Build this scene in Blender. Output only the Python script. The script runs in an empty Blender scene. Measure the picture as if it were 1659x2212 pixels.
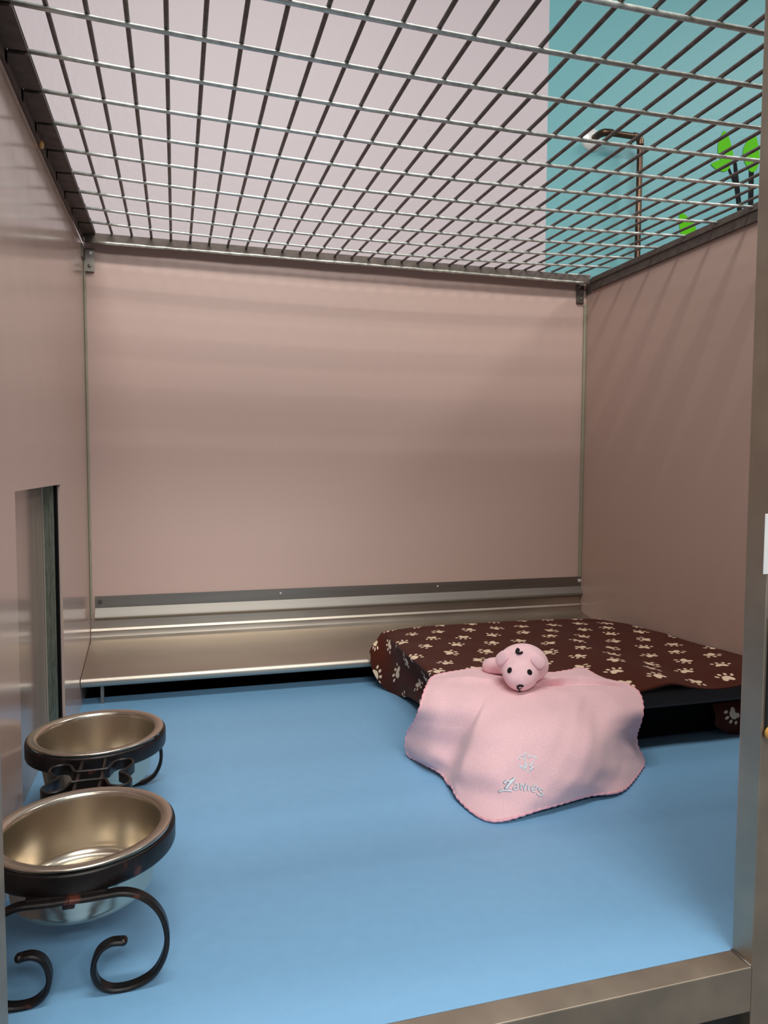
import bpy, bmesh, math, random
from mathutils import Vector, Matrix
from mathutils.bvhtree import BVHTree
random.seed(7)
sc = bpy.context.scene
col = sc.collection

# ------------------------------------------------------------------ camera
YAW, PITCH, ROLL, FPX = 0.27862, -0.06093, 0.00434, 1572.354
CAM = Vector((0.17429, -1.61047, 0.44707))
Fv = Vector((math.sin(YAW)*math.cos(PITCH), math.cos(YAW)*math.cos(PITCH), math.sin(PITCH)))
r0 = Vector((math.cos(YAW), -math.sin(YAW), 0)); u0 = r0.cross(Fv)
Rv = r0*math.cos(ROLL)+u0*math.sin(ROLL); Uv = -r0*math.sin(ROLL)+u0*math.cos(ROLL)
cd = bpy.data.cameras.new('camera'); cam = bpy.data.objects.new('camera', cd); col.objects.link(cam)
cd.sensor_fit = 'VERTICAL'; cd.sensor_height = 36; cd.lens = FPX/2212*36; cd.clip_start = 0.01
m = Matrix.Identity(4)
for i in range(3):
    m[i][0], m[i][1], m[i][2], m[i][3] = Rv[i], Uv[i], -Fv[i], CAM[i]
cam.matrix_world = m
sc.camera = cam

def ray(px, py): return Fv+Rv*((px-829.5)/FPX)-Uv*((py-1106)/FPX)
def at(px, py, x=None, y=None, z=None):
    """measured point: where the sight line meets the plane x=, y= or z="""
    d = ray(px, py)
    ax, v = (0, x) if x is not None else (1, y) if y is not None else (2, z)
    return CAM+d*((v-CAM[ax])/d[ax])

# ------------------------------------------------------------------ world, lights, exposure
w = bpy.data.worlds.new('world'); sc.world = w; w.use_nodes = True
bg = w.node_tree.nodes['Background']; bg.inputs[0].default_value = (0.92, 0.96, 1.0, 1); bg.inputs[1].default_value = 0.17
def area(name, loc, target, sx, sy, power, colr):
    l = bpy.data.lights.new(name, 'AREA'); l.shape = 'RECTANGLE'; l.size = sx; l.size_y = sy
    l.energy = power; l.color = colr
    o = bpy.data.objects.new(name, l); col.objects.link(o); o.location = loc
    o.rotation_euler = (Vector(target)-Vector(loc)).to_track_quat('-Z', 'Y').to_euler()
    return o
area('ceiling_and_fill_light', (0.35, -1.28, 2.05), (0.35, -1.2, 0), 1.2, 0.26, 21, (1.0, 0.97, 0.91))
area('ceiling_and_fill_light', (2.5, -1.15, 2.15), (2.3, -1.0, 0), 0.9, 0.2, 17, (1.0, 0.98, 0.94))
area('ceiling_and_fill_light', (0.45, -3.3, 2.0), (0.5, -.6, 0.2), 1.6, 0.5, 36, (1.0, 0.98, 0.94))  # added front fill, lights the lower back wall through the door opening
sc.view_settings.view_transform = 'Standard'; sc.view_settings.look = 'None'
sc.view_settings.gamma = 1; sc.view_settings.use_curve_mapping = False
sc.view_settings.exposure = 0.35

# ------------------------------------------------------------------ materials
def srgb(c): return tuple(((v/255)/12.92 if v/255 <= .04045 else ((v/255+.055)/1.055)**2.4) for v in c)
class NT:
    def __init__(s, name):
        s.m = bpy.data.materials.new(name); s.m.use_nodes = True; s.t = s.m.node_tree
        s.b = s.t.nodes['Principled BSDF']
    def n(s, ty, **k):
        nd = s.t.nodes.new(ty)
        for a, v in k.items(): setattr(nd, a, v)
        return nd
    def l(s, a, b): s.t.links.new(a, b)
    def math(s, op, a, b=None, c=None, clamp=False):
        nd = s.n('ShaderNodeMath', operation=op, use_clamp=clamp)
        for i, v in enumerate((a, b, c)):
            if v is None: continue
            if isinstance(v, (int, float)): nd.inputs[i].default_value = v
            else: s.l(v, nd.inputs[i])
        return nd.outputs[0]
    def noise(s, scale, detail=3, coord='Object', stretch=None, rough=.5):
        tc = s.n('ShaderNodeTexCoord'); out = tc.outputs[coord]
        if stretch:
            mp = s.n('ShaderNodeMapping'); mp.inputs['Scale'].default_value = stretch
            s.l(out, mp.inputs[0]); out = mp.outputs[0]
        nz = s.n('ShaderNodeTexNoise'); nz.inputs['Scale'].default_value = scale; nz.inputs['Detail'].default_value = detail
        nz.inputs['Roughness'].default_value = rough
        s.l(out, nz.inputs['Vector']); return nz.outputs[0]
    def ramp(s, fac, stops):
        r = s.n('ShaderNodeValToRGB'); e = r.color_ramp.elements
        while len(e) < len(stops): e.new(.5)
        for el, (p, c) in zip(e, stops): el.position = p; el.color = (*c, 1)
        s.l(fac, r.inputs[0]); return r.outputs[0]
    def bump(s, h, strength, dist=.001):
        b = s.n('ShaderNodeBump'); b.inputs['Strength'].default_value = strength; b.inputs['Distance'].default_value = dist
        s.l(h, b.inputs['Height']); s.l(b.outputs[0], s.b.inputs['Normal'])
def mat(name, c, rough=.5, metal=0, var=.06, scale=30, stretch=None, bump=0, bscale=200, bdist=.0005, spec=.5, sheen=0, rvar=0, lin=False, coord='Object'):
    k = NT(name); cc = c if lin else srgb(c)
    f = k.noise(scale, 4, coord, stretch)
    k.l(k.ramp(f, [(.3, tuple(v*(1-var) for v in cc)), (.7, tuple(min(1, v*(1+var)) for v in cc))]), k.b.inputs['Base Color'])
    k.b.inputs['Roughness'].default_value = rough; k.b.inputs['Metallic'].default_value = metal
    k.b.inputs['Specular IOR Level'].default_value = spec
    if rvar: k.l(k.math('MULTIPLY_ADD', f, rvar, rough-rvar/2), k.b.inputs['Roughness'])
    if sheen: k.b.inputs['Sheen Weight'].default_value = sheen; k.b.inputs['Sheen Roughness'].default_value = .5
    if bump: k.bump(k.noise(bscale, 3, coord), bump, bdist)
    return k.m
M = {}
M['laminate'] = mat('laminate', (194, 169, 157), .16, var=.015, scale=3, bump=.05, bscale=900, bdist=.0002, spec=.6)
M['laminate_satin'] = mat('laminate_satin', (203, 175, 165), .38, var=.015, scale=3, bump=.05, bscale=900, bdist=.0002, spec=.35)
M['laminate_right'] = mat('laminate_right', (192, 164, 152), .30, var=.015, scale=3, bump=.05, bscale=900, bdist=.0002, spec=.35)
M['door_laminate'] = mat('door_laminate', (168, 146, 132), .14, var=.05, scale=6, stretch=(1, 6, 1), spec=.7)
M['blue'] = mat('blue', (128, 179, 219), .42, var=.02, scale=60, bump=.35, bscale=420, bdist=.0006, spec=.35)
M['steel'] = mat('steel', (146, 141, 135), .5, 1, .07, 12, (.3, 8, 8), rvar=.12)
M['steel_bench'] = mat('steel_bench', (192, 182, 170), .42, 1, .06, 7, (1, 3, 3), rvar=.16)
M['steel_frame'] = mat('steel_frame', (184, 172, 156), .5, 1, .10, 22, rvar=.16)
M['steel_dark'] = mat('steel_dark', (128, 124, 118), .45, 1, .2, 40)
M['galvanized'] = mat('galvanized', (206, 210, 205), .34, .6, .22, 120, rvar=.2)
M['rail_metal'] = mat('rail_metal', (96, 86, 80), .6, .35, .25, 60, rvar=.1)
M['rail_slot_shade'] = mat('rail_slot_shade', (30, 28, 27), .7, .2, .2, 60)  # near-black colour paints the shade inside the rail slots
M['wire_dark'] = mat('shaded_wire', (104, 96, 92), .5, .5, .3, 120, rvar=.1)  # same metal as the cross wires, its weaker light put into the colour
M['rail_bright'] = mat('rail_bright', (205, 205, 195), .4, .7, .3, 90)
M['channel'] = mat('channel', (142, 152, 140), .35, .8, .45, 30, (60, 60, 2))
M['bowl_steel'] = mat('bowl_steel', (212, 202, 186), .26, 1, .02, 14, rvar=.03)
M['chrome'] = mat('chrome', (240, 240, 238), .3, .45, .02)
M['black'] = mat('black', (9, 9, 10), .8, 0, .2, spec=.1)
M['rubber'] = mat('rubber', (28, 28, 30), .6)
M['sealant'] = mat('sealant', (156, 151, 132), .4, 0, .06, 60)
M['teal_paint'] = None
k = NT('iron'); f = k.noise(55, 6)
k.l(k.ramp(f, [(.35, srgb((17, 15, 15))), (.62, srgb((30, 22, 21))), (.76, srgb((112, 58, 42)))]), k.b.inputs['Base Color'])
k.b.inputs['Metallic'].default_value = .25; k.b.inputs['Roughness'].default_value = .38; k.bump(k.noise(160, 3), .4, .0006)
M['iron'] = k.m
k = NT('copper'); f = k.noise(30, 5, stretch=(1, 1, .4))
k.l(k.ramp(f, [(.3, srgb((56, 40, 32))), (.7, srgb((112, 86, 70)))]), k.b.inputs['Base Color'])
k.b.inputs['Metallic'].default_value = .8; k.b.inputs['Roughness'].default_value = .32; M['copper'] = k.m
# building wall: lilac paint, teal block right of x = 1.09
k = NT('two_tone_paint'); tc = k.n('ShaderNodeNewGeometry'); sx = k.n('ShaderNodeSeparateXYZ'); k.l(tc.outputs['Position'], sx.inputs[0])
fac = k.math('GREATER_THAN', sx.outputs[0], 1.089)
mx = k.n('ShaderNodeMix', data_type='RGBA'); k.l(fac, mx.inputs[0])
mx.inputs[6].default_value = (*srgb((192, 180, 185)), 1); mx.inputs[7].default_value = (*srgb((104, 164, 170)), 1)
k.l(mx.outputs[2], k.b.inputs['Base Color']); k.b.inputs['Roughness'].default_value = .5; k.bump(k.noise(70, 4), .35, .002)
M['wallpaint'] = k.m
def fleece(name, c, c2=None):
    k = NT(name); cc = srgb(c); f = k.noise(420, 5, rough=.7)
    k.l(k.ramp(f, [(.3, tuple(v*.90 for v in cc)), (.7, tuple(min(1, v*1.06) for v in cc))]), k.b.inputs['Base Color'])
    k.b.inputs['Roughness'].default_value = .95; k.b.inputs['Specular IOR Level'].default_value = .1
    k.b.inputs['Sheen Weight'].default_value = .35; k.b.inputs['Sheen Roughness'].default_value = .45
    k.bump(k.noise(650, 5, rough=.75), .6, .0012)
    return k.m
M['pink'] = fleece('pink_fleece', (254, 208, 215))
M['pink_head'] = mat('pink_velour', (248, 206, 213), .85, 0, .04, 120, bump=.3, bscale=900, sheen=.3, spec=.1)
M['pink_trim'] = mat('pink_trim', (248, 182, 194), .45, 0, .12, 300)
M['thread'] = mat('silver_thread', (226, 232, 240), .35, 0, .1, 600)
M['thread_grey'] = mat('grey_thread', (150, 158, 172), .5, 0, .15, 600)
M['black_thread'] = mat('black_thread', (16, 13, 16), .6, spec=.3)
M['cream'] = mat('cream_fleece', (226, 214, 198), .9, bump=.4, bscale=700, spec=.1)
M['mesh_fabric'] = mat('mesh_fabric', (62, 52, 48), .7, 0, .5, 900, bump=.5, bscale=900)
M['white'] = mat('white_label', (240, 240, 240), .5)
M['green'] = mat('green_vinyl', (84, 182, 6), .6, var=.02, spec=.15)
M['stemvinyl'] = mat('dark_vinyl', (22, 24, 26), .7, spec=.1)
M['amber'] = mat('amber_plastic', (200, 150, 70), .3)

# paw print fleece: cells of the cloth's own UV (metres), one paw per cell, turned at random
k = NT('paw_fleece')
uv = k.n('ShaderNodeTexCoord').outputs['UV']; sp = k.n('ShaderNodeSeparateXYZ'); k.l(uv, sp.inputs[0])
CW, CH = .069, .055
vrow = k.math('DIVIDE', sp.outputs[1], CH); rowi = k.math('FLOOR', vrow)
ucell = k.math('ADD', k.math('DIVIDE', sp.outputs[0], CW), k.math('MULTIPLY', k.math('MODULO', k.math('ADD', rowi, 100), 2), .5))
coli = k.math('FLOOR', ucell)
cx = k.n('ShaderNodeCombineXYZ'); k.l(coli, cx.inputs[0]); k.l(rowi, cx.inputs[1])
wn = k.n('ShaderNodeTexWhiteNoise', noise_dimensions='2D'); k.l(cx.outputs[0], wn.inputs['Vector'])
wc = k.n('ShaderNodeSeparateColor'); k.l(wn.outputs['Color'], wc.inputs[0])
PS = .62
lx = k.math('MULTIPLY', k.math('SUBTRACT', k.math('SUBTRACT', ucell, coli), .5), CW*100*PS)
ly = k.math('MULTIPLY', k.math('SUBTRACT', k.math('SUBTRACT', vrow, rowi), .5), CH*100*PS)
lx = k.math('ADD', lx, k.math('MULTIPLY', k.math('SUBTRACT', wc.outputs[1], .5), .8))
ly = k.math('ADD', ly, k.math('MULTIPLY', k.math('SUBTRACT', wc.outputs[2], .5), .5))
cl = k.n('ShaderNodeCombineXYZ'); k.l(lx, cl.inputs[0]); k.l(ly, cl.inputs[1])
vr = k.n('ShaderNodeVectorRotate', rotation_type='Z_AXIS'); k.l(cl.outputs[0], vr.inputs['Vector'])
k.l(k.math('MULTIPLY', wn.outputs[0], 6.283), vr.inputs['Angle'])
sr = k.n('ShaderNodeSeparateXYZ'); k.l(vr.outputs[0], sr.inputs[0])
d = None
for (ex, ey, rx, ry, an) in [(0, -.12, .56, .44, 0), (-.36, -.42, .30, .36, -.5), (.36, -.42, .30, .36, .5),
                             (-.86, .28, .17, .27, .5), (-.34, .66, .18, .28, .15), (.30, .68, .18, .28, -.15), (.84, .32, .17, .27, -.5)]:
    ca, sa = math.cos(an), math.sin(an)
    dx = k.math('SUBTRACT', sr.outputs[0], ex); dy = k.math('SUBTRACT', sr.outputs[1], ey)
    a = k.math('DIVIDE', k.math('ADD', k.math('MULTIPLY', dx, ca), k.math('MULTIPLY', dy, sa)), rx)
    b = k.math('DIVIDE', k.math('SUBTRACT', k.math('MULTIPLY', dy, ca), k.math('MULTIPLY', dx, sa)), ry)
    q = k.math('ADD', k.math('MULTIPLY', a, a), k.math('MULTIPLY', b, b))
    d = q if d is None else k.math('MINIMUM', d, q)
nz = k.noise(500, 3, 'UV')
d = k.math('ADD', d, k.math('MULTIPLY', k.math('SUBTRACT', nz, .5), .5))
k.l(k.ramp(d, [(.0, srgb((240, 216, 188))), (.86, srgb((236, 210, 182))), (1.0, srgb((78, 36, 26)))]), k.b.inputs['Base Color'])
k.b.inputs['Roughness'].default_value = .95; k.b.inputs['Specular IOR Level'].default_value = .08
k.b.inputs['Sheen Weight'].default_value = .08
k.bump(k.noise(700, 4, 'UV', rough=.7), .5, .001)
M['paw'] = k.m

# ------------------------------------------------------------------ helpers
def link(o, parent=None):
    col.objects.link(o)
    if parent: o.parent = parent
    return o
def obj(name, bm, m, parent=None, smooth=False, loc=None):
    me = bpy.data.meshes.new(name); bm.normal_update(); bm.to_mesh(me); bm.free()
    for mm in (m if isinstance(m, (list, tuple)) else [m]): me.materials.append(mm)
    if smooth:
        for p in me.polygons: p.use_smooth = True
    o = bpy.data.objects.new(name, me)
    off = Vector((0, 0, 0)); pp = parent
    while pp is not None: off += pp.location; pp = pp.parent
    if off.length > 0: me.transform(Matrix.Translation(-off))
    return link(o, parent)
def tag(o, label, cat, group=None):
    o['label'] = label; o['category'] = cat
    if group: o['group'] = group
    return o
def thing(name, label, cat, loc=(0, 0, 0), group=None):
    o = bpy.data.objects.new(name, None); o.empty_display_size = .02; link(o); o.location = loc
    return tag(o, label, cat, group)
def struct(o): o['kind'] = 'structure'; return o
def BM(): return bmesh.new()
def crease(o, deg=28):
    bm = bmesh.new(); bm.from_mesh(o.data)
    for f in bm.faces: f.smooth = True
    for e in bm.edges: e.smooth = e.calc_face_angle(3.2) < math.radians(deg)
    bm.to_mesh(o.data); bm.free(); return o
def box(bm, x0, x1, y0, y1, z0, z1, bev=0):
    vs = [bm.verts.new((x, y, z)) for x in (x0, x1) for y in (y0, y1) for z in (z0, z1)]
    fs = [bm.faces.new([vs[i] for i in q]) for q in ((0, 1, 3, 2), (4, 6, 7, 5), (0, 4, 5, 1), (2, 3, 7, 6), (0, 2, 6, 4), (1, 5, 7, 3))]
    if bev:
        es = list({e for f in fs for e in f.edges})
        bmesh.ops.bevel(bm, geom=es, offset=bev, segments=2, affect='EDGES', profile=.6)
def smoothpath(P, n=6, closed=False):
    P = [Vector(p) for p in P]; out = []; N = len(P)
    for i in range(N if closed else N-1):
        if closed: a, b, c, d = P[(i-1) % N], P[i], P[(i+1) % N], P[(i+2) % N]
        else: a, b, c, d = P[max(i-1, 0)], P[i], P[i+1], P[min(i+2, N-1)]
        for j in range(n):
            t = j/n; out.append(.5*((2*b)+(c-a)*t+(2*a-5*b+4*c-d)*t*t+(3*b-a-3*c+d)*t**3))
    if not closed: out.append(P[-1])
    return out
def tube(bm, P, r, seg=10, closed=False, rfun=None, flat=None):
    """round bar along P; flat=(normal, squash) flattens it"""
    P = [Vector(p) for p in P]; rings = []; N = len(P); prev = None
    for i, p in enumerate(P):
        t = (P[(i+1) % N]-P[i-1]) if closed else (P[min(i+1, N-1)]-P[max(i-1, 0)])
        if t.length < 1e-9: t = Vector((0, 0, 1))
        t.normalize()
        if prev is None:
            a = Vector((0, 0, 1)) if abs(t.z) < .9 else Vector((1, 0, 0)); n1 = t.cross(a).normalized()
        else:
            n1 = prev-t*prev.dot(t)
            n1 = n1.normalized() if n1.length > 1e-6 else t.orthogonal().normalized()
        prev = n1; n2 = t.cross(n1); rr = rfun(i/(N-1)) if rfun else r
        ring = []
        for j in range(seg):
            o = n1*math.cos(2*math.pi*j/seg)*rr+n2*math.sin(2*math.pi*j/seg)*rr
            if flat: o = o-flat[0]*o.dot(flat[0])*(1-flat[1])
            ring.append(bm.verts.new(p+o))
        rings.append(ring)
    for i in range(N if closed else N-1):
        A, B = rings[i], rings[(i+1) % N]
        for j in range(seg): bm.faces.new((A[j], A[(j+1) % seg], B[(j+1) % seg], B[j]))
    if not closed: bm.faces.new(rings[0][::-1]); bm.faces.new(rings[-1])
def strip(bm, P, wdir, w, t, closed=False):
    """flat bar: width w along wdir, thickness t across the path"""
    P = [Vector(p) for p in P]; N = len(P); wd = Vector(wdir).normalized(); rings = []
    for i, p in enumerate(P):
        T = (P[(i+1) % N]-P[i-1]) if closed else (P[min(i+1, N-1)]-P[max(i-1, 0)])
        T.normalize(); n = T.cross(wd).normalized(); b = t*.28
        prof = [(-w/2+b, -t/2), (w/2-b, -t/2), (w/2, -t/2+b), (w/2, t/2-b), (w/2-b, t/2), (-w/2+b, t/2), (-w/2, t/2-b), (-w/2, -t/2+b)]
        rings.append([bm.verts.new(p+wd*a+n*c) for a, c in prof])
    K = 8
    for i in range(N if closed else N-1):
        A, B = rings[i], rings[(i+1) % N]
        for j in range(K): bm.faces.new((A[j], A[(j+1) % K], B[(j+1) % K], B[j]))
    if not closed: bm.faces.new(rings[0][::-1]); bm.faces.new(rings[-1])
def lathe(bm, prof, c, seg=96, closed=False):
    rings = [[bm.verts.new((c[0]+r*math.cos(2*math.pi*j/seg), c[1]+r*math.sin(2*math.pi*j/seg), z)) for j in range(seg)] for r, z in prof]
    n = len(prof)
    for i in range(n if closed else n-1):
        A, B = rings[i], rings[(i+1) % n]
        for j in range(seg): bm.faces.new((A[j], A[(j+1) % seg], B[(j+1) % seg], B[j]))
    if not closed:
        for rg, z in ((rings[0], 0), (rings[-1], 1)):
            if prof[0 if z == 0 else -1][0] < .02:
                try: bm.faces.new(rg)
                except ValueError: pass
def ball(bm, c, rx, ry, rz, rot=None, u=24, v=16):
    mt = Matrix.Translation(c)
    if rot is not None: mt = mt @ rot
    mt = mt @ Matrix.Diagonal((rx, ry, rz, 1))
    bmesh.ops.create_uvsphere(bm, u_segments=u, v_segments=v, radius=1, matrix=mt)
def profile_x(bm, prof, x0, x1, thick):
    """sheet metal: (y,z) profile run along x, given a thickness"""
    P = [Vector((0, a, b)) for a, b in prof]; N = len(P); off = []
    for i in range(N):
        t = (P[min(i+1, N-1)]-P[max(i-1, 0)]).normalized(); off.append(Vector((0, -t.z, t.y))*thick)
    a = [bm.verts.new((x0, p.y, p.z)) for p in P]; b = [bm.verts.new((x1, p.y, p.z)) for p in P]
    c = [bm.verts.new((x0, p.y+o.y, p.z+o.z)) for p, o in zip(P, off)]; d2 = [bm.verts.new((x1, p.y+o.y, p.z+o.z)) for p, o in zip(P, off)]
    for i in range(N-1):
        bm.faces.new((a[i], b[i], b[i+1], a[i+1])); bm.faces.new((c[i], c[i+1], d2[i+1], d2[i]))
        bm.faces.new((a[i], a[i+1], c[i+1], c[i])); bm.faces.new((b[i], d2[i], d2[i+1], b[i+1]))
    bm.faces.new((a[0], c[0], d2[0], b[0])); bm.faces.new((a[-1], b[-1], d2[-1], c[-1]))
def cr(a, b, c, d, t): return .5*((2*b)+(c-a)*t+(2*a-5*b+4*c-d)*t*t+(3*b-a-3*c+d)*t**3)
def net(ctrl, nu, nv):
    """smooth dense grid of points through a control net (rows x columns)"""
    R, C = len(ctrl), len(ctrl[0])
    g = lambda i, j: ctrl[min(max(i, 0), R-1)][min(max(j, 0), C-1)]
    out = []
    for a in range(nv+1):
        fv = a/nv*(R-1); i = min(int(fv), R-2); tv = fv-i; row = []
        for b in range(nu+1):
            fu = b/nu*(C-1); j = min(int(fu), C-2); tu = fu-j
            q = [cr(*[g(i+di, j+dj) for dj in (-1, 0, 1, 2)], tu) for di in (-1, 0, 1, 2)]
            row.append(cr(*q, tv))
        out.append(row)
    return out
def grid_mesh(bm, G, uv=True):
    V = [[bm.verts.new(p) for p in r] for r in G]; ul = bm.loops.layers.uv.new('UVMap') if uv else None
    nR, nC = len(G), len(G[0])
    mid = nR//2; us = [0]
    for j in range(1, nC): us.append(us[-1]+(G[mid][j]-G[mid][j-1]).length)
    midc = nC//2; vs = [0]
    for i in range(1, nR): vs.append(vs[-1]+(G[i][midc]-G[i-1][midc]).length)
    for i in range(nR-1):
        for j in range(nC-1):
            f = bm.faces.new((V[i][j], V[i+1][j], V[i+1][j+1], V[i][j+1])); f.smooth = True
            if uv:
                for lp, (a, b) in zip(f.loops, ((i, j), (i+1, j), (i+1, j+1), (i, j+1))): lp[ul].uv = (us[b], vs[a])
    return V

# ------------------------------------------------------------------ kennel shell
W, WT = 1.149, .893           # inner width, panel height
FY, FB = -1.098, -1.073       # front and back face of the steel door frame
bm = BM(); box(bm, -.03, W+.03, 0.0, .012, 0, WT+.005); struct(obj('wall_back', bm, M['laminate_satin']))
bm = BM(); t = -.004
box(bm, t, 0, FB, -.709, 0, WT); box(bm, t, 0, -.709, -.373, .4185, WT); box(bm, t, 0, -.373, -.0005, 0, WT)
struct(obj('wall_left', bm, M['laminate']))
bm = BM(); box(bm, W, W+.012, FB, -.0005, 0, WT+.004); struct(obj('wall_right', bm, M['laminate_right']))
bm = BM(); box(bm, -.03, W+.012, FB, -.126, -.02, 0)
struct(obj('floor', bm, M['blue']))
bm = BM(); box(bm, -1.5, 3.6, .10, .15, -.3, 2.6); struct(obj('wall_outer', bm, M['wallpaint']))
bm = BM(); box(bm, .0002, .0046, -.0046, -.0006, .13, WT-.03, .0015); struct(obj('trim_1', bm, M['sealant']))
bm = BM(); box(bm, W-.0076, W-.0002, -.006, -.0006, .175, WT-.045, .002); struct(obj('trim_2', bm, M['sealant']))

# gutter pan behind the floor panel, in the dark under the bench
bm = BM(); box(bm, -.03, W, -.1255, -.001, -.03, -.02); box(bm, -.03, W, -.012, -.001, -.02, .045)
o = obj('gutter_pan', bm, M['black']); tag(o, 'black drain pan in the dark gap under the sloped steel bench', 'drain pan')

# pass-through hatch in the left panel
h = thing('sliding_hatch', 'brown polished guillotine hatch panel closing the slot in the left kennel wall', 'hatch', (-.02, -.55, 0))
bm = BM(); box(bm, -.031, -.025, -.78, -.384, 0, .46); obj('panel', bm, M['door_laminate'], h)
bm = BM()
box(bm, -.0235, -.0085, -.3835, -.3745, 0, .46); box(bm, -.0150, -.0125, -.3865, -.3835, 0, .46)
es_ = obj('edge_strip', (lambda q: (box(q, -.0242, -.0228, -.3860, -.3838, 0, .46), q)[1])(BM()), M['sealant'], h); es_['label'] = 'pale thin edge strip'
c_ = obj('channel', bm, M['channel'], h); c_['label'] = 'green tarnished steel channel'
bm = BM(); box(bm, -.0083, -.0042, -.385, -.3735, 0, .46); obj('gap_shade', bm, M['black'], h)  # black strip stands in for the dark gap behind the wall sheet

# steel strips on the back wall
s = thing('splash_strip', 'stainless steel drip strip screwed along the foot of the back panel', 'metal strip', (.55, 0, .15))
bm = BM(); profile_x(bm, [(-.0012, .1765), (-.0012, .1525), (-.0022, .1515), (-.0115, .1365), (-.0125, .134), (-.0115, .132), (-.003, .1265)], .0095, W+.006-.004, -.001)
obj('strip', bm, M['steel'], s)
for px, py, big in ((216, 1300, 1), (606, 1281, 0), (945, 1266, 0), (1251, 1254, 1)):
    p = at(px, py, y=-.002); rr = .0048 if big else .0022
    bm = BM(); mt = Matrix.Rotation(math.pi/2, 4, 'X')
    bmesh.ops.create_cone(bm, cap_ends=True, segments=20, radius1=rr, radius2=rr, depth=.002, matrix=Matrix.Translation((p.x, -.0035, p.z)) @ mt)
    if big: bmesh.ops.create_cone(bm, cap_ends=True, segments=6, radius1=.0030, radius2=.0026, depth=.003, matrix=Matrix.Translation((p.x, -.0052, p.z)) @ mt)
    obj('screw' if big else 'rivet', bm, M['steel_dark'] if px == 216 else M['chrome'], s)

# sloped steel bench
b = thing('steel_bench', 'sloped stainless steel bench with rolled front lip along the back wall', 'bench', (.55, -.1, 0))
bm = BM(); prof = [(-.0025, .1265), (-.0025, .109), (-.0045, .1065), (-.0055, .1045), (-.004, .103), (-.004, .098), (-.006, .091), (-.013, .0855), (-.022, .083)]
prof += [(-.022-(.172-.022)*i/8, .083-(.083-.0545)*i/8) for i in range(1, 8)]
for i in range(0, 11):
    a = math.radians(80-i*17); prof.append((-.178-.0085*math.cos(a), .0462+.0085*math.sin(a)))
profile_x(bm, prof, .001, W-.002, -.0012)
crease(obj('sheet', bm, M['steel_bench'], b), 20)
for xx in (.036, 1.10):
    bm = BM(); box(bm, xx-.003, xx+.003, -.168, -.162, 0, .056); obj('leg', bm, M['steel'], b)

# ------------------------------------------------------------------ wire mesh lid
S = .038
def zm(x, y):
    X = x/S-.5; Y = y/S+.5
    return .915+S*(.00354*(X-15)+.0413*Y-.341*X*(30-X)/225+.366*(Y/18)**2)
lid = thing('mesh_lid', 'galvanized wire mesh lid with angle iron rim over the kennel', 'mesh lid', (.57, -.5, .91))
bm = BM(); rw = .0027
for j in range(0, 13):
    y = -(j*2.2907+.5)*S; tube(bm, [(x, y, zm(x, y)-.0012) for x in [.0255+i*(W-.0275)/20 for i in range(21)]], rw, 8)
obj('cross_wires', bm, M['galvanized'], lid, smooth=True)
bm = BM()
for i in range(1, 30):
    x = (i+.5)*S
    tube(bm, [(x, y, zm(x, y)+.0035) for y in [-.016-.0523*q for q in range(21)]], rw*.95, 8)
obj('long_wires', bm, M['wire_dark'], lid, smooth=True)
def zr(y): return .9165+.5*(zm(.02, y)-zm(.02, 0))
bm = BM()
n = 13
n = 12
for j in range(n):           # left rail: pressed plates with a slot at every cross wire
    yw = -(j*2.2907+.5)*S; ya = yw-.0042; yb = yw-2.2907*S+.0042; za, zb = zm(.012, ya)-.0045, zm(.012, yb)-.0045
    vs = [bm.verts.new(q) for q in ((.0035, ya, za), (.0262, ya, za), (.0262, yb, zb), (.0035, yb, zb), (.0035, ya, za+.0032), (.0262, ya, za+.0032), (.0262, yb, zb+.0032), (.0035, yb, zb+.0032))]
    for q in ((0, 1, 2, 3), (7, 6, 5, 4), (0, 4, 5, 1), (1, 5, 6, 2), (2, 6, 7, 3), (3, 7, 4, 0)): bm.faces.new([vs[t_] for t_ in q])
    zc_ = zm(.012, yw)
    nb = len(bm.faces); box(bm, .0038, .0258, yb-.001, yw+.0062, min(za, zb)+.0060, max(za, zb)+.0075)
    for f_ in list(bm.faces)[nb:]: f_.material_index = 1
    vs = [bm.verts.new(q) for q in ((.0008, ya+.010, za-.0125), (.0040, ya+.010, za-.0125), (.0040, yb-.010, zb-.0125), (.0008, yb-.010, zb-.0125), (.0008, ya+.010, za+.004), (.0040, ya+.010, za+.004), (.0040, yb-.010, zb+.004), (.0008, yb-.010, zb+.004))]
    for q in ((0, 1, 2, 3), (7, 6, 5, 4), (0, 4, 5, 1), (1, 5, 6, 2), (2, 6, 7, 3), (3, 7, 4, 0)): bm.faces.new([vs[t_] for t_ in q])
box(bm, .0035, .0262, -.0160, -.0052, .907, .9112); box(bm, .0008, .0040, -.0135, -.002, .898, .913)
bmesh.ops.recalc_face_normals(bm, faces=bm.faces)
o_ = obj('side_rail', bm, [M['rail_metal'], M['rail_slot_shade']], lid)
bm = BM()
box(bm, W-.0065, W-.0010, -1.06, -.030, .8745, .9060, .001); box(bm, W-.0010, W+.016, -1.06, -.012, .8990, .9060); box(bm, W-.009, W-.0055, -1.06, -.030, .893, .897)
obj('side_rail', bm, M['rail_metal'], lid)
bm = BM(); box(bm, .0065, W-.008, -.0290, -.0255, .8905, .9110, .0008); box(bm, .012, W-.004, -.0255, -.0100, .9080, .9110)
obj('rear_rail', bm, M['rail_metal'], lid)
bm = BM(); P = []
random.seed(3)
for i in range(60):
    x = .030+i*(W-.058)/59; P.append(Vector((x, -.0300, .8925+random.uniform(-.0004, .0004))))
tube(bm, P, .0028, 8, rfun=lambda t: .0026+.0007*abs(math.sin(t*70))+.0004*math.sin(t*31))
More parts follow.
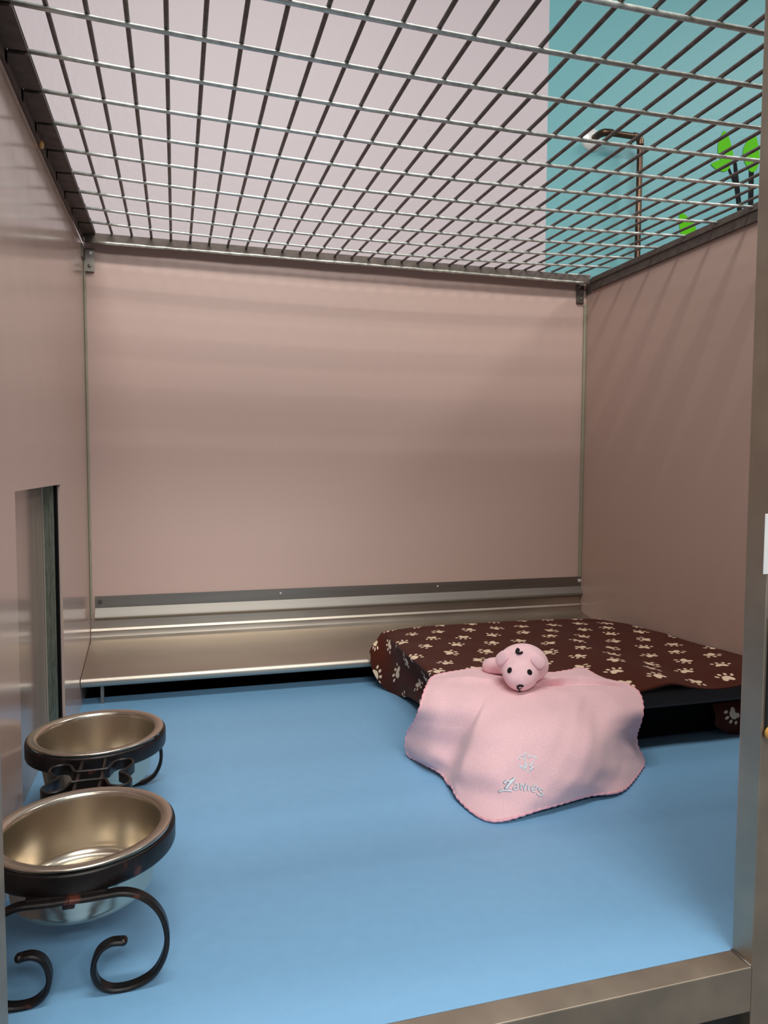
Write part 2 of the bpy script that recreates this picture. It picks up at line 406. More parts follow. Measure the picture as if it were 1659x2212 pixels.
w_ = obj('weld_bead', bm, M['rail_bright'], lid, smooth=True); w_['label'] = 'silvery lumpy weld seam'

# corner brackets
def bracket(name, label, pts, screws, side):
    t_ = thing(name, label, 'bracket', (pts[0].x, -.002, pts[0].z))
    x0, x1 = pts[0].x, pts[1].x; z1, z0 = pts[0].z, pts[1].z
    bm = BM(); box(bm, x0, x1, -.004, -.0022, z0, z1, .0006); box(bm, x0+.001, x1-.001, -.0085, -.0022, z0, z0+.0018)
    obj('plate', bm, M['steel'] if side < 0 else M['rail_metal'], t_)
    bm = BM()
    if side < 0: box(bm, .0004, .0022, -.032, -.0045, z1-.024, z1+.002, .0006)
    else: box(bm, W-.003, W-.0008, -.024, -.0045, z1-.022, z1+.006, .0006)
    obj('side_plate', bm, M['steel'] if side < 0 else M['rail_metal'], t_)
    for (px, py) in screws:
        p = at(px, py, y=-.005); bm = BM()
        bmesh.ops.create_uvsphere(bm, u_segments=14, v_segments=8, radius=1, matrix=Matrix.Translation((p.x, -.0042, p.z)) @ Matrix.Diagonal((.0036, .0016, .0036, 1)))
        obj('screw', bm, M['chrome'] if py < 560 else M['steel_dark'], t_, smooth=True)
    return t_
bracket('corner_bracket', 'small steel angle bracket with two screws at top left of back panel', (at(183, 536, y=-.004), at(204, 588, y=-.004)), [(195, 546), (193, 574)], -1)
bracket('corner_bracket', 'small dark bracket at the upper right corner of the back panel', (at(1246, 615, y=-.004), at(1261, 656, y=-.004)), [(1257, 645)], 1)
# amber bumper and lug on left wall top
p = at(88, 310, x=.003); bm = BM(); ball(bm, (.0035, p.y, .8855), .0035, .009, .0055)
tag(obj('rubber_bumper', bm, M['amber'], smooth=True), 'small amber plastic bumper on the top edge of the left wall', 'bumper')
p = at(150, 466, x=0); bm = BM(); box(bm, -.012, .004, p.y-.006, p.y+.004, .893, .903, .001)
tag(obj('mounting_lug', bm, M['steel_dark']), 'little dark metal lug under the left rim of the mesh lid', 'lug')

# ------------------------------------------------------------------ front door frame
fr = thing('door_frame', 'stainless steel door frame around the kennel opening', 'door frame', (.36, -1.09, 0))
XJ = .667
bm = BM(); box(bm, XJ, XJ+.60, FY, FB, -.3, 1.05, .0012); box(bm, XJ+.012, XJ+.6, FB, FB+.002, 0, 1.0); obj('jamb', bm, M['steel_frame'], fr)
bm = BM(); box(bm, -.30, .0575, FY, FB, -.3, 1.05, .0008); obj('jamb', bm, M['steel_frame'], fr)
bm = BM(); box(bm, .0577, XJ-.0002, FY, FB, -.0415, .0002, .0010); obj('sill', bm, M['steel_frame'], fr)
bm = BM(); box(bm, .0577, XJ-.0002, FY, FB, .955, 1.05, .001); obj('head_rail', bm, M['steel_frame'], fr)
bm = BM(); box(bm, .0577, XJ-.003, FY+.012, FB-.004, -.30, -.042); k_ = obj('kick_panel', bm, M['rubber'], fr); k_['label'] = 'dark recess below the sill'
# weld at the sill corner
bm = BM(); tube(bm, [(XJ-.0008, FB-.0005, .0008), (XJ-.0008, (FY+FB)/2, .0009), (XJ-.0005, FY+.001, .0007)], .0010, 8); obj('weld', bm, M['steel'], fr, smooth=True)
# label sticker, latch
p0, p1 = at(1650, 1110, y=FY), at(1659, 1240, y=FY)
bm = BM(); box(bm, p0.x+.001, p0.x+.045, FY-.0010, FY-.0001, p1.z, p0.z, .0004)
tag(obj('paper_label', bm, M['white']), 'white label stuck on the right door jamb, cut by the picture edge', 'label')
z0, z1 = at(1650, 1588, y=FY).z, at(1650, 1335, y=FY).z
lt = thing('door_latch', 'dark latch plate with a brass knob on the right door jamb', 'latch', (XJ+.012, FY, (z0+z1)/2))
bm = BM(); box(bm, XJ+.0035, XJ+.05, FY-.0022, FY-.0001, z0, z1, .0008); obj('plate', bm, M['rubber'], lt)
p = at(1659, 1585, y=FY-.004); bm = BM(); ball(bm, (p.x+.0035, FY-.004, p.z), .0065, .004, .0065); kn = obj('knob', bm, M['amber'], lt, smooth=True); kn['label'] = 'brass knob'

# ------------------------------------------------------------------ pipe and decals on the outer wall
PY = .10
p = at(1277, 303, y=PY)
pt = thing('water_pipe', 'brown copper pipe with chrome wall flange running down the teal wall', 'pipe', (p.x, PY, p.z))
bm = BM(); prof = [(.0, .012), (.012, .012), (.018, .010), (.026, .006), (.0295, .002), (.0295, 0)]
lathe(bm, [(r, z) for r, z in prof[1:]], (0, 0), 48)
bm.faces.ensure_lookup_table()
bmesh.ops.rotate(bm, verts=bm.verts, cent=(0, 0, 0), matrix=Matrix.Rotation(math.pi/2, 3, 'X'))
bmesh.ops.translate(bm, verts=bm.verts, vec=(p.x, PY, p.z))
bmesh.ops.recalc_face_normals(bm, faces=bm.faces)
fl = obj('flange', bm, M['chrome'], pt, smooth=True); fl['label'] = 'round chrome wall flange'
yo = PY-.048
e1 = at(1378, 303, y=yo); s0 = at(1300, 291, y=yo)
P = [Vector((p.x+.002, PY+.0, p.z+.001)), Vector((p.x+.003, yo+.02, p.z+.001)), Vector((p.x+.006, yo+.006, p.z+.001)), Vector((p.x+.014, yo+.001, p.z+.001)), Vector((p.x+.03, yo, p.z+.001))]
zc = p.z+.001
xr = at(1380, 420, y=yo).x
P += [Vector((xr-.03, yo, zc)), Vector((xr-.011, yo, zc)), Vector((xr-.003, yo, zc-.004)), Vector((xr, yo, zc-.012)), Vector((xr, yo, zc-.03)), Vector((xr, yo, zc-.2)), Vector((xr, yo, .5))]
bm = BM(); tube(bm, smoothpath(P, 6), .0075, 16); obj('pipe', bm, M['copper'], pt, smooth=True)
bm = BM(); tube(bm, smoothpath(P[0:5], 6), .0092, 16); obj('elbow', bm, M['copper'], pt, smooth=True)
bm = BM(); tube(bm, smoothpath(P[5:10], 6)[3:-3], .0092, 16); obj('elbow', bm, M['copper'], pt, smooth=True)

def decal(pts, name, m_, parent, y):
    bm = BM(); q = smoothpath([at(a, b, y=PY) for a, b in pts], 4, True) if m_ is M['green'] else [at(a, b, y=PY) for a, b in pts]
    f = bm.faces.new([bm.verts.new((v.x, y, v.z)) for v in q])
    r = bmesh.ops.extrude_face_region(bm, geom=[f]); bmesh.ops.translate(bm, vec=(0, .0006, 0), verts=[v for v in r['geom'] if isinstance(v, bmesh.types.BMVert)])
    bmesh.ops.recalc_face_normals(bm, faces=bm.faces)
    return obj(name, bm, m_, parent)
z7 = lambda L: [(1500+a*.2262, b*.2262) for a, b in L]
d1 = thing('leaf_decal', 'wall decal of a forked black stem with two bright green leaves', 'wall decal', tuple(at(1590, 440, y=PY)))
decal(z7([(280, 1250), (235, 1340), (220, 1430), (238, 1510), (290, 1570), (360, 1525), (368, 1480), (350, 1400), (325, 1310)]), 'leaf', M['green'], d1, PY-.0016)
decal(z7([(155, 1570), (200, 1545), (245, 1530), (300, 1560), (335, 1590), (310, 1630), (260, 1640), (205, 1618)]), 'leaf', M['green'], d1, PY-.0018)
decal(z7([(370, 1552), (402, 1552), (420, 1700), (455, 2030), (412, 2040), (380, 1780), (345, 1690), (313, 1610), (330, 1590), (366, 1680), (378, 1690)]), 'stem', M['stemvinyl'], d1, PY-.0010)
d2 = thing('leaf_decal', 'wall decal of a single upright green leaf on a straight black stem', 'wall decal', tuple(at(1625, 430, y=PY)))
decal(z7([(572, 1290), (500, 1350), (462, 1440), (470, 1530), (510, 1610), (540, 1645), (590, 1620), (618, 1500), (605, 1380)]), 'leaf', M['green'], d2, PY-.0016)
decal(z7([(520, 1620), (566, 1620), (560, 2000), (510, 2000)]), 'stem', M['stemvinyl'], d2, PY-.0010)
c2 = lambda L: [(1100+a*.337, 180+b*.337) for a, b in L]
o = decal(c2([(1100, 828), (1088, 880), (1100, 970), (1150, 1000), (1200, 985), (1196, 932), (1165, 878)]), 'leaf_decal', M['green'], None, PY-.0012)
tag(o, 'lone green leaf decal low on the teal wall, just above the lid rim', 'wall decal')

# ------------------------------------------------------------------ raised cot
CX0, CX1, CYB, CYF = .603, 1.125, -.205, -.650
cot = thing('raised_cot', 'low raised dog cot with black mesh sling under the paw print blanket', 'dog cot', ((CX0+CX1)/2, (CYB+CYF)/2, 0))
bm = BM(); box(bm, CX0+.004, CX1-.004, CYF+.004, CYB-.004, .0935, .0970, .001); obj('sling', bm, M['mesh_fabric'], cot)
bm = BM(); box(bm, CX0, CX1, CYF-.002, CYF+.012, .072, .0985, .005); box(bm, CX0, CX1, CYB-.012, CYB+.002, .072, .0985, .005)
box(bm, CX0, CX0+.014, CYF+.0125, CYB-.0125, .072, .0985, .005); box(bm, CX1-.014, CX1, CYF+.0125, CYB-.0125, .072, .0985, .005)
obj('sling_border', bm, M['mesh_fabric'], cot)
bm = BM(); box(bm, CX0+.012, CX1-.012, CYF+.052, CYB-.014, .004, .0935, .002); u_ = obj('underside_shade', bm, M['black'], cot)  # added black block, stands in for the darkness under the cot
for xx in (CX0+.004, CX1-.024):
    for yy in (CYF+.001, CYB-.024):
        bm = BM(); box(bm, xx, xx+.020, yy, yy+.010, 0, .075, .003); obj('leg', bm, M['black'], cot)

# ------------------------------------------------------------------ paw print blanket
bl = thing('fleece_blanket', 'dark brown fleece blanket with cream paw prints spread over the cot', 'blanket', (.86, -.42, .1))
RX = 1.1445
right_px = [(1290, 1337), (1352, 1346), (1420, 1366), (1500, 1390), (1560, 1405), (1600, 1416)]
rp = [at(a, b_, x=RX-.002) for a, b_ in right_px]; rp[0] = at(1285, 1338, z=.101)
rp[1] = at(1350, 1347, x=1.130)
rp += [Vector((RX-.004, -.625, .119)), Vector((RX-.006, -.668, .112))]
top_px = [(838, 1364), (905, 1355), (1000, 1349), (1090, 1344), (1185, 1340)]
back = [at(a, b_, z=.103) for a, b_ in top_px]+[rp[0]]
hem_px = [None, None, None, (1380, 1498), (1410, 1486), (1442, 1477), (1472, 1478), (1505, 1488), (1532, 1493), (1565, 1488), (1600, 1480)]
frontY = -.664
fx = [at(a, b_, y=frontY) for a, b_ in hem_px[3:]]
front = [Vector((.606, -.655, .100)), Vector((.69, -.660, .100)), Vector((.78, -.662, .101))]+fx+[Vector((RX-.006, -.668, .112))]
def interp(P, t):
    L = [0]
    for a, b_ in zip(P, P[1:]): L.append(L[-1]+(b_-a).length)
    s_ = t*L[-1]
    for i in range(len(P)-1):
        if s_ <= L[i+1] or i == len(P)-2:
            f_ = (s_-L[i])/(L[i+1]-L[i]); return P[i].lerp(P[i+1], f_)
left = [back[0], at(857, 1385, z=.103), at(880, 1410, z=.103), at(915, 1440, z=.102), at(955, 1470, z=.101), Vector((.597, -.60, .101)), front[0]]
# hem of the left drape, back to front, then the middle of the drape
hemL = [at(801, 1408, y=-.197), at(799, 1438, y=-.205), at(825, 1480, y=-.225), at(858, 1503, y=-.262), at(884, 1506, y=-.325), at(906, 1519, y=-.39), Vector((.592, -.50, .036)), Vector((.597, -.625, .04))]
midL = [at(815, 1386, y=-.185), at(820, 1400, y=-.200), at(843, 1425, y=-.230), at(862, 1440, y=-.275), at(893, 1462, y=-.34), at(925, 1484, y=-.41), Vector((.590, -.51, .072)), Vector((.596, -.64, .072))]
NT_ = 13; NSs = 14
rows = []
rnd = random.Random(5)
for i in range(NT_+1):
    t_ = i/NT_
    L_, R_ = interp(left, t_), interp(rp, t_)
    row = [interp(hemL, t_), interp(hemL, t_).lerp(interp(midL, t_), .5)+Vector((-.002, 0, 0)), interp(midL, t_), interp(midL, t_).lerp(L_, .6)+Vector((-.003, 0, .004))]
    for j in range(NSs+1):
        s_ = j/NSs
        B_, F_ = interp(back, s_), interp(front, s_)
        P_ = L_.lerp(R_, s_)*1 + (B_.lerp(F_, t_)) - (back[0]*(1-s_)*(1-t_)+back[-1]*s_*(1-t_)+front[0]*(1-s_)*t_+front[-1]*s_*t_)
        P_.z += .0030*math.sin(s_*9+t_*4)*math.sin(t_*math.pi)*math.sin(s_*math.pi)+rnd.uniform(-.0012, .0012)*math.sin(t_*math.pi)
        P_.z = max(P_.z, .0992)
        row.append(P_)
    rows.append(row)
# rear hang behind the cot
back_row = [p_+Vector((0, .004, -.022)) if j > 3 else p_+Vector((0, .004, -.004)) for j, p_ in enumerate(rows[0])]
for j, p_ in enumerate(back_row):
    if j > 3: p_.z = max(p_.z, .072)
rows = [back_row]+rows
G = net(rows, 230, 170)
bm = BM(); grid_mesh(bm, G)
o = obj('cloth', bm, [M['paw'], M['cream']], bl)
so = o.modifiers.new('solid', 'SOLIDIFY'); so.thickness = .0022; so.offset = 0; so.material_offset = 1; so.material_offset_rim = 0
dt = bpy.data.textures.new('wrinkle', 'CLOUDS'); dt.noise_scale = .09
dm = o.modifiers.new('wr', 'DISPLACE'); dm.texture = dt; dm.strength = .0035; dm.mid_level = .4
# corner of the blanket hanging down in the dark at the right under the cot front
hc = [[at(1538, 1520, y=-.617), at(1570, 1516, y=-.620), at(1625, 1508, y=-.617)],
      [at(1545, 1545, y=-.622), at(1575, 1540, y=-.626), at(1630, 1535, y=-.622)],
      [at(1546, 1568, y=-.618), at(1580, 1570, y=-.622), at(1630, 1565, y=-.618)],
      [at(1572, 1582, y=-.614), at(1592, 1590, y=-.616), at(1630, 1590, y=-.614)]]
bm = BM(); grid_mesh(bm, net(hc, 20, 20)); o = obj('hanging_corner', bm, [M['paw'], M['cream']], bl)
so = o.modifiers.new('solid', 'SOLIDIFY'); so.thickness = .002; so.offset = 0

# ------------------------------------------------------------------ plush comforter
toy = thing('comforter_toy', 'pink puppy-headed comforter blanket hanging over the front edge of the cot', 'plush toy', (.68, -.66, 0))
C_ = []
def rowpts(pts): C_.append([at(px, py, z=z) if z is not None else at(px, py, y=y) for px, py, z, y in [(q+(None,)) if len(q) == 3 else q for q in pts]])
rowpts([(945, 1458, .1155), (985, 1451, .118), (1030, 1445, .119), (1080, 1446, .119), (1130, 1450, .118), (1185, 1455, .119), (1228, 1449, .122), (1260, 1445, .120), (1298, 1466, .118)])
rowpts([(931, 1466, .1145), (975, 1463, .118), (1025, 1462, .122), (1080, 1468, .119), (1130, 1472, .118), (1190, 1470, .124), (1245, 1467, .121), (1295, 1472, .119), (1345, 1477, .117)])
rowpts([(924, 1479, .113), (968, 1477, .117), (1025, 1478, .1185), (1080, 1482, .118), (1135, 1486, .1165), (1195, 1481, .1165), (1255, 1480, .118), (1315, 1480, .117), (1370, 1487, .114)])
rowpts([(917, 1495, .108), (962, 1494, .114), (1025, 1497, .115), (1080, 1501, .1155), (1140, 1502, .1155), (1205, 1500, .1155), (1265, 1498, .1155), (1330, 1497, .114), (1384, 1506, .108)])
rowpts([(907, 1530, .090), (955, 1530, .098), (1018, 1535, .100), (1058, 1538, .103), (1130, 1542, .104), (1205, 1540, .104), (1262, 1536, .103), (1335, 1533, .102), (1388, 1535, .096)])
rowpts([(897, 1558, .066), (945, 1565, .075), (1002, 1575, .075), (1036, 1582, .083), (1120, 1590, .087), (1205, 1588, .087), (1275, 1580, .087), (1330, 1570, .082), (1382, 1562, .076)])
rowpts([(881, 1583, .040), (932, 1598, .050), (992, 1613, .050), (1018, 1625, .060), (1108, 1637, .066), (1200, 1634, .066), (1280, 1622, .068), (1335, 1604, .058), (1374, 1588, .050)])
rowpts([(877, 1606, .022), (922, 1627, .030), (980, 1647, .030), (1002, 1664, .040), (1090, 1686, .042), (1195, 1678, .046), (1285, 1662, .046), (1345, 1640, .034), (1377, 1614, .030)])
rowpts([(879, 1622, .010), (918, 1643, .017), (970, 1665, .017), (990, 1696, .018), (1075, 1732, .018), (1180, 1718, .026), (1275, 1696, .026), (1345, 1675, .018), (1387, 1634, .014)])
rowpts([(884, 1634, .003), (916, 1649, .009), (960, 1676, .008), (990, 1727, .004), (1062, 1773, .003), (1172, 1746, .010), (1272, 1718, .010), (1345, 1706, .005), (1391, 1652, .003)])
NU, NV = 220, 200
G = net(C_, NU, NV)
# folds and soft dents, kept off the hem
for i in range(NV+1):
    for j in range(NU+1):
        v, u = i/NV, j/NU
        n_ = (.0022*math.sin(u*23+v*5+math.sin(v*7)*1.3)*math.sin(min(1, v*1.2)*math.pi)+.0014*math.sin(u*41-v*17+2*math.sin(v*11))+.0007*math.sin(u*67+v*23+3*math.sin(u*9))+.0010*math.sin(v*31+u*9))*math.sin(math.pi*u)**.5*min(1, 4*(1-v)+.15)*min(1, v*4+.1)
        ga = lambda uu, vv, su, sv: math.exp(-((u-uu)/su)**2-((v-vv)/sv)**2)
        n_ += -.013*ga(.80+.05*(v-.45), .47, .07, .13)-.007*ga(.14, .50, .045, .22)+.006*ga(.66, .62, .09, .25)-.006*ga(.55, .72, .05, .14)+.005*ga(.45, .8, .05, .1)-.006*ga(.09, .84, .03, .10)
        # overlapping fold running from the cot edge down to the hem
        uf = .318-.03*(v-.4); A_ = max(0, min(1, (v-.36)/.22))
        du = u-uf
        sg = 1/(1+math.exp(max(-40, min(40, -du/.006))))
        n_ += A_*(.0150*math.exp(-max(du, 0)/.07)*sg-.012*math.exp(-max(-du, 0)/.05)*(1-sg))*(1 if abs(du) < .3 else 0)
        n_z = .0065*ga(.74, .135, .22, .028)-.004*ga(.74, .20, .22, .03)+.004*ga(.2, .16, .14, .035)
        G[i][j] = G[i][j]+Vector((0, -.6, .35))*n_+Vector((0, 0, n_z))
        if G[i][j].z < .0022: G[i][j].z = .0022
bm = BM(); grid_mesh(bm, G)
bm.normal_update(); bvh = BVHTree.FromBMesh(bm)
cloth = obj('blanket', bm, M['pink'], toy)
so = cloth.modifiers.new('solid', 'SOLIDIFY'); so.thickness = .0026; so.offset = 0
# satin stitched hem, rippled
edge = [G[0][j] for j in range(NU+1)]+[G[i][NU] for i in range(1, NV+1)]+[G[NV][j] for j in range(NU-1, -1, -1)]+[G[i][0] for i in range(NV-1, 0, -1)]
L = [0]
for a, b_ in zip(edge, edge[1:]+edge[:1]): L.append(L[-1]+(b_-a).length)
tot = L[-1]; nE = 900; E_ = []; ii = 0
for q in range(nE):
    s_ = tot*q/nE
    while L[ii+1] < s_: ii += 1
    a, b_ = edge[ii], edge[(ii+1) % len(edge)]; f_ = (s_-L[ii])/max(1e-9, L[ii+1]-L[ii])
    pnt = a.lerp(b_, f_); pnt.z = max(pnt.z, .0026)+.0003*math.sin(q*.9); E_.append(pnt)
bm = BM()
E2 = [E_[i]+Vector((.0005*math.sin(i*.75), -.0003*math.sin(i*.75), .0)) for i in range(nE)]
tube(bm, E2, .0021, 8, closed=True); obj('hem', bm, M['pink_trim'], cloth, smooth=True)['label'] = 'darker pink stitched hem'
# embroidery
def onto(px, py, lift=.0016):
    d_ = ray(px, py).normalized(); loc, nrm, _, _ = bvh.ray_cast(CAM, d_)
    if loc is None: return None, None
    if nrm.dot(d_) > 0: nrm = -nrm
    return loc+nrm*lift, nrm
zz = lambda L_: [(1050+a*.10247, 1600+b_*.10247) for a, b_ in L_]
def stitch(bm, pts, r, lift):
    P_ = smoothpath([Vector((a, b_, 0)) for a, b_ in zz(pts)], 5); Q = []; nn = None
    for v in P_:
        l_, n_ = onto(v.x, v.y, lift)
        if l_ is not None: Q.append(l_); nn = n_
    if len(Q) > 1: tube(bm, Q, r, 6, flat=(nn, .45))
emblem = [([(715, 410), (702, 360), (735, 318), (790, 322), (850, 300)], .00065), ([(790, 340), (825, 385), (828, 440), (806, 500), (800, 560), (820, 620)], .0007),
          ([(838, 480), (850, 520), (830, 575), (824, 600)], .0014), ([(700, 490), (735, 552), (790, 562)], .0008), ([(845, 345), (900, 368), (940, 355)], .0005),
          ([(890, 465), (915, 492), (905, 540)], .0005), ([(990, 465), (950, 510), (920, 560)], .0013), ([(1000, 572), (955, 588), (925, 630)], .0014)]
darkem = [([(860, 305), (920, 320), (1000, 340), (1070, 385)], .0008), ([(1010, 350), (1070, 385)], .0014), ([(830, 655), (880, 640), (930, 655), (960, 620)], .0006), ([(800, 262), (850, 268)], .0012), ([(1030, 430), (960, 462)], .0005),
          ([(690, 400), (700, 350), (730, 308)], .0006), ([(690, 500), (725, 568), (780, 578)], .0007), ([(812, 500), (790, 560), (806, 625)], .0007), ([(1085, 540), (1040, 552)], .0004), ([(760, 345), (800, 380), (805, 440)], .0006)]
bm = BM()
for p_, r_ in darkem: stitch(bm, p_, r_, .0014)
for p_, r_ in emblem: stitch(bm, p_, r_, .0018)
em = obj('emblem', bm, M['thread'], cloth, smooth=True); em['label'] = 'silver embroidered emblem'
letters = [([(378, 905), (430, 852), (500, 858), (602, 798)], .0011), ([(600, 802), (505, 900), (412, 1022)], .0017), ([(275, 1085), (350, 1048), (440, 1052), (540, 1066)], .0011),
           ([(588, 928), (620, 912), (655, 925), (662, 970), (662, 1050)], .00075), ([(660, 975), (605, 985), (574, 1018), (600, 1048), (655, 1028)], .0007),
           ([(722, 905), (732, 1050)], .0008), ([(735, 915), (775, 960), (800, 1012)], .0007), ([(848, 905), (815, 1000), (800, 1070)], .0008),
           ([(900, 945), (882, 1070)], .0009), ([(965, 1030), (1055, 1018), (1070, 975), (1025, 955), (975, 985), (960, 1045), (985, 1088), (1040, 1080)], .0008),
           ([(1192, 1042), (1150, 1012), (1108, 1030), (1125, 1072), (1180, 1108), (1160, 1155), (1110, 1155), (1068, 1125)], .0008)]
bm = BM()
for p_, r_ in letters: stitch(bm, [(a-14, b_-6) for a, b_ in p_], r_*1.15, .0013)
ls = obj('lettering_outline', bm, M['thread_grey'], cloth, smooth=True); ls['label'] = 'grey edging of the embroidered word'
bm = BM()
for p_, r_ in letters: stitch(bm, p_, r_, .0020)
ls = obj('lettering', bm, M['thread'], cloth, smooth=True); ls['label'] = 'silver embroidered word on the blanket'
# plush head
HC = at(1129, 1437, y=-.626)
hd = Vector((HC.x, HC.y, HC.z))
bm = BM(); bmesh.ops.create_icosphere(bm, subdivisions=5, radius=1)
mz = at(1123, 1483, y=-.662)   # muzzle tip centre
for v in bm.verts:
    p_ = v.co.copy(); q = Vector((p_.x*.0395, p_.y*.035, p_.z*.0325))
    # flatter base, broad crown
    if q.z < 0: q.x *= 1-.10*(q.z/.03)**2
    v.co = hd+q
mdir = (mz-hd)
for v in bm.verts:
    rel = v.co-hd; ax_ = mdir.normalized(); a_ = rel.dot(ax_)/.034
    side0 = rel-mdir.normalized()*rel.dot(mdir.normalized())
    if -.1 < a_ < .9: v.co = v.co-side0*.13*math.exp(-((a_-.42)/.22)**2)
    if a_ > .2:
        f_ = ((a_-.2)/.8); f_ = f_*f_*(3-2*f_); side_ = rel-ax_*rel.dot(ax_)
        v.co = v.co+ax_*f_*.0150-side_*(.24*f_)
bm.normal_update(); hbvh = BVHTree.FromBMesh(bm)
head = obj('head', bm, M['pink_head'], toy, smooth=True)
def on_head(px, py, lift=0):
    d_ = ray(px, py).normalized(); loc, nrm, _, _ = hbvh.ray_cast(CAM, d_)
    if loc is None: return None, None
    return loc+nrm*lift, nrm
def patch(name, c, w_, h_, m_, lift=.0003, ang=0):
    l_, n_ = on_head(*c, lift)
    if l_ is None: print('MISS', name, c); return
    bm = BM(); rot = n_.to_track_quat('Z', 'Y').to_matrix().to_4x4() @ Matrix.Rotation(ang, 4, 'Z')
    ball(bm, l_, w_, h_, .0009, rot, 20, 10); return obj(name, bm, m_, head, smooth=True)
patch('eye', (1101, 1448), .0040, .0046, M['black_thread'], ang=.3)
patch('eye', (1144, 1452), .0044, .0043, M['black_thread'])
def hstroke(bm, pts, r):
    Q = []; nn = None
    for v in smoothpath([Vector((1040+a*.1085, 1380+b_*.1085, 0)) for a, b_ in pts], 5):
        l_, n_ = on_head(v.x, v.y, .0005)
        if l_ is not None: Q.append(l_); nn = n_
    if len(Q) > 1: tube(bm, Q, r, 8, flat=(nn, .5))
bm = BM()
for p_, r_ in [([(715, 950), (770, 925), (830, 945)], .0018), ([(715, 960), (750, 1000), (770, 1040)], .0011), ([(740, 1035), (780, 1048), (820, 1050)], .0009), ([(760, 975), (800, 990)], .0006), ([(720, 965), (735, 1000)], .0014)]: hstroke(bm, p_, r_)
obj('nose', bm, M['black_thread'], head, smooth=True)
bm = BM(); P_ = [on_head(1040+a*.1085, 1380+b_*.1085, l_)[0] for a, b_, l_ in ((735, 215, .001), (712, 258, .0022), (740, 290, .0020), (790, 285, .0014), (815, 265, .0008))]
tube(bm, smoothpath([q for q in P_ if q], 5), .0021, 10, rfun=lambda t: .0028*(1-.45*t))
obj('hair_tuft', bm, M['black_thread'], head, smooth=True)
def ear(c, tipc, name='ear'):
    a, na = on_head(*c); b_, nb = on_head(*tipc)
    bm = BM(); P_ = [a+na*.0008, a.lerp(b_, .35)+na*.0032, a.lerp(b_, .75)+nb*.0042, b_+nb*.0030]
    S_ = smoothpath(P_, 6); n_ = ((na+nb)/2).normalized()
    tube(bm, S_, .007, 14, rfun=lambda t: .0098*math.sqrt(max(.04, 1-(2*t-1.0)**2*.9)), flat=(n_, .36))
    return obj(name, bm, M['pink_head'], head, smooth=True)
ear((1098, 1412), (1079, 1430)); ear((1149, 1418), (1170, 1438))
# stuffed arm stub left of the head, with end cap
a0, a1 = at(1050, 1440, z=.128), at(1092, 1441, z=.135)
bm = BM(); tube(bm, smoothpath([a0, a0.lerp(a1, .5)+Vector((0, 0, .002)), a1+Vector((.01, 0, 0))], 8), .012, 18, rfun=lambda t: .0075+.0055*math.sqrt(min(1, t*3+.05)))
arm = obj('arm', bm, M['pink_head'], toy, smooth=True)
bm = BM(); ball(bm, a0+Vector((.0015, 0, 0)), .0070, .0100, .0098); obj('paw', bm, M['pink_head'], arm, smooth=True)

# ------------------------------------------------------------------ bowls and iron stand
CB = [(.0862, -.8935), (.0740, -.637)]; ZR = .1090
stand = thing('bowl_stand', 'rusty black wrought iron double bowl stand with scroll legs', 'bowl stand', (.080, -.765, 0))
for (cx_, cy_) in CB:
    bm = BM(); lathe(bm, [(.0802, ZR-.0195), (.0828, ZR-.0195), (.0836, ZR-.0175), (.0836, ZR-.003), (.0830, ZR-.0006), (.0802, ZR-.0006)], (cx_, cy_), 96, closed=True)
    obj('ring', bm, M['iron'], stand, smooth=False)
    for p_ in stand.children[-1].data.polygons: p_.use_smooth = abs(p_.normal.z) < .7
# scroll path in its leaning plane: from the ring (y -1.026, z .117) down to the floor (y -.972, z 0)
YT, YB_, ZT = -.9756, -.975, .0895
nrm = Vector((0, ZT, (YT-YB_)*-1)); nrm = Vector((0, ZT, -(YT-YB_)))
pl_pt = Vector((0, YB_, 0)); dn = Vector((0, YT-YB_, ZT)).normalized(); pn = dn.cross(Vector((1, 0, 0))).normalized()
def onplane(px, py):
    d_ = ray(px, py); return CAM+d_*((pl_pt-CAM).dot(pn)/d_.dot(pn))
scr = [(150, 1943), (185, 1939), (225, 1932), (265, 1926), (300, 1932), (331, 1951), (352, 1980), (361, 2020), (355, 2060), (332, 2099), (291, 2124), (245, 2133), (215, 2122), (203, 2100), (204, 2074), (217, 2049), (240, 2034), (266, 2031)]
SP = [onplane(*q) for q in scr]
zmin = min(p_.z for p_ in SP)
for p_ in SP: p_.z += (.0024-zmin)*(1-p_.z/ZT)
XC = .0845
def mirrorx(P): return [Vector((XC-(p_.x-XC)*.93, p_.y, p_.z)) for p_ in P]
def mirrory(P): return [Vector((p_.x-.0125, -1.5305-p_.y, p_.z)) for p_ in P]
for P_ in (SP, mirrorx(SP), mirrory(SP), mirrory(mirrorx(SP))):
    q = smoothpath(P_, 8)
    for v in q: v.x = max(v.x, .0035)
    bm = BM(); strip(bm, q, pn if P_[0].y < -.765 else Vector((pn.x, -pn.y, pn.z)), .0105, .0044)
    ball(bm, q[-1], .0040, .0054, .0036, None, 14, 10)
    o = obj('scroll_leg', bm, M['iron'], stand)
for (s_, (cx_, cy_)) in ((-1, CB[0]), (1, CB[1])):
    yb = cy_+s_*.0832
    bm = BM(); box(bm, XC-.034+(cy_+.8935)*-.045, XC+.030+(cy_+.8935)*-.045, min(yb, cy_+s_*.074), max(yb, cy_+s_*.074), ZR-.0235, ZR-.0180, .0012)
    box(bm, XC-.006, XC+.004, min(cy_+s_*.076, cy_+s_*.081), max(cy_+s_*.076, cy_+s_*.081), ZR-.032, ZR-.0225, .0015)
    obj('leg_bracket', bm, M['iron'], stand)
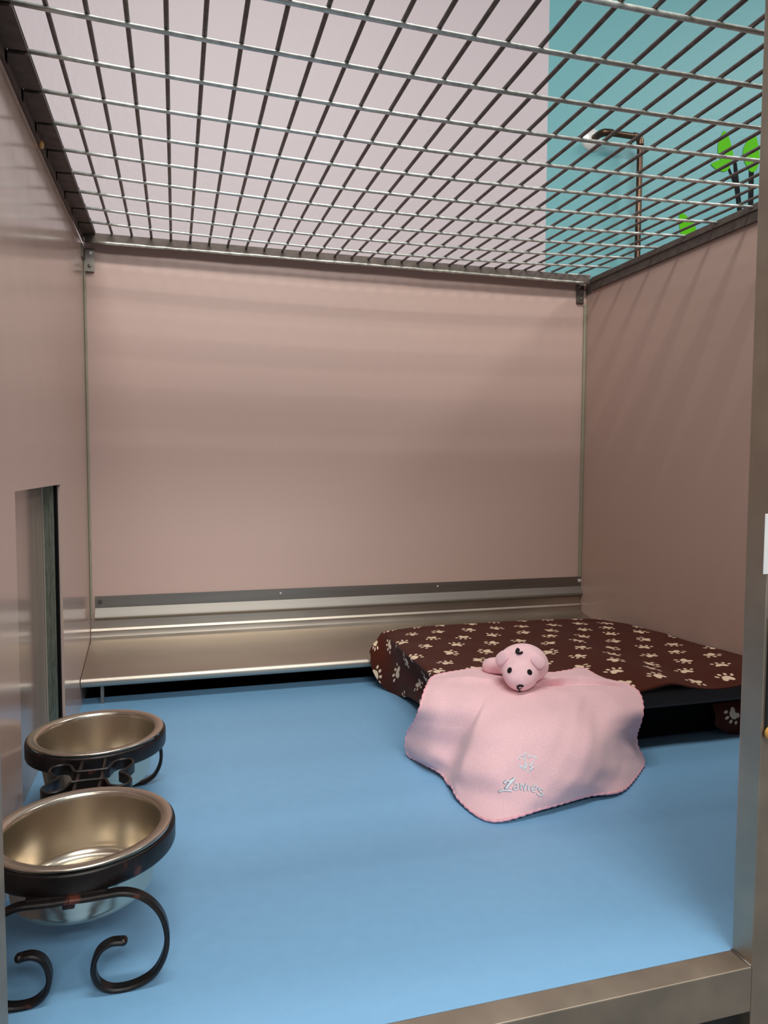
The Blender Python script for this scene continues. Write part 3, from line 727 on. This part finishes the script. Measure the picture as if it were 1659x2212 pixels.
# bone shaped band between the two rings
cx_, cy_ = .0785, -.7655
def bone():
    h_, w_, e_, lo = .0105, .041, .0115, .0165
    pts = [(-.012, h_), (.012, h_), (.017, h_+.006), (.022, .026), (.031, .0315), (.0395, .027), (.040, .017), (.033, .004), (.0285, 0)]
    pts = [(.013, h_), (.0175, .016), (.021, .0245), (.029, .0285), (.0375, .0255), (.0395, .017), (.0345, .0065), (.0285, .0005)]
    full = pts+[(a, -b_) for a, b_ in pts[::-1][1:]]
    full = full+[(-a, b_) for a, b_ in full[::-1]]
    return [Vector((cx_+a*1.12, cy_+b_*1.30, .1010)) for a, b_ in full]
bm = BM(); strip(bm, smoothpath(bone(), 5, True), (0, 0, 1), .0125, .0034, closed=True); obj('bone_ornament', bm, M['iron'], stand)
for dx in (-.0125, .0125):
    bm = BM(); strip(bm, [(cx_+dx, -.8115, .101), (cx_+dx, -.7655, .100), (cx_+dx, -.7190, .101)], (0, 0, 1), .0105, .0045); obj('strap', bm, M['iron'], stand)

def bowl(c, label):
    t_ = thing('steel_bowl', label, 'bowl', (c[0], c[1], ZR), 'steel feeding bowls in the iron stand')
    z = ZR; n_ = 26
    out = [(.0796, z-.0002), (.0806, z+.0006), (.0809, z+.0018), (.0800, z+.0028), (.0782, z+.0030), (.0712, z+.0022), (.0700, z+.0012), (.0691, z-.0010)]
    inn = []
    for i in range(1, n_+1):
        a = i/n_
        if a < .62: q = a/.62; inn.append((.0691-.0070*q**1.1, z-.001-.0475*q))
        else: q = (a-.62)/.38*math.pi/2; inn.append((.0621-.0110*(1-math.cos(q)), z-.0485-.0115*math.sin(q)))
    inn += [(.034, z-.0606), (.016, z-.0606), (.004, z-.0606)]
    outer = [(max(r+.0009, .004), zc_-.0008) for r, zc_ in inn[::-1]]
    bm = BM(); lathe(bm, out+inn+[(.0035, inn[-1][1]-.0009)]+outer[1:]+[(.0697, z-.0025), (.0730, z-.0002)], c, 128, closed=True)
    bmesh.ops.recalc_face_normals(bm, faces=bm.faces)
    obj('bowl', bm, M['bowl_steel'], t_, smooth=True)
bowl(CB[0], 'stainless steel bowl in the nearer ring, cut by the left picture edge')
bowl(CB[1], 'stainless steel bowl in the rear ring, beside the hatch in the left wall')
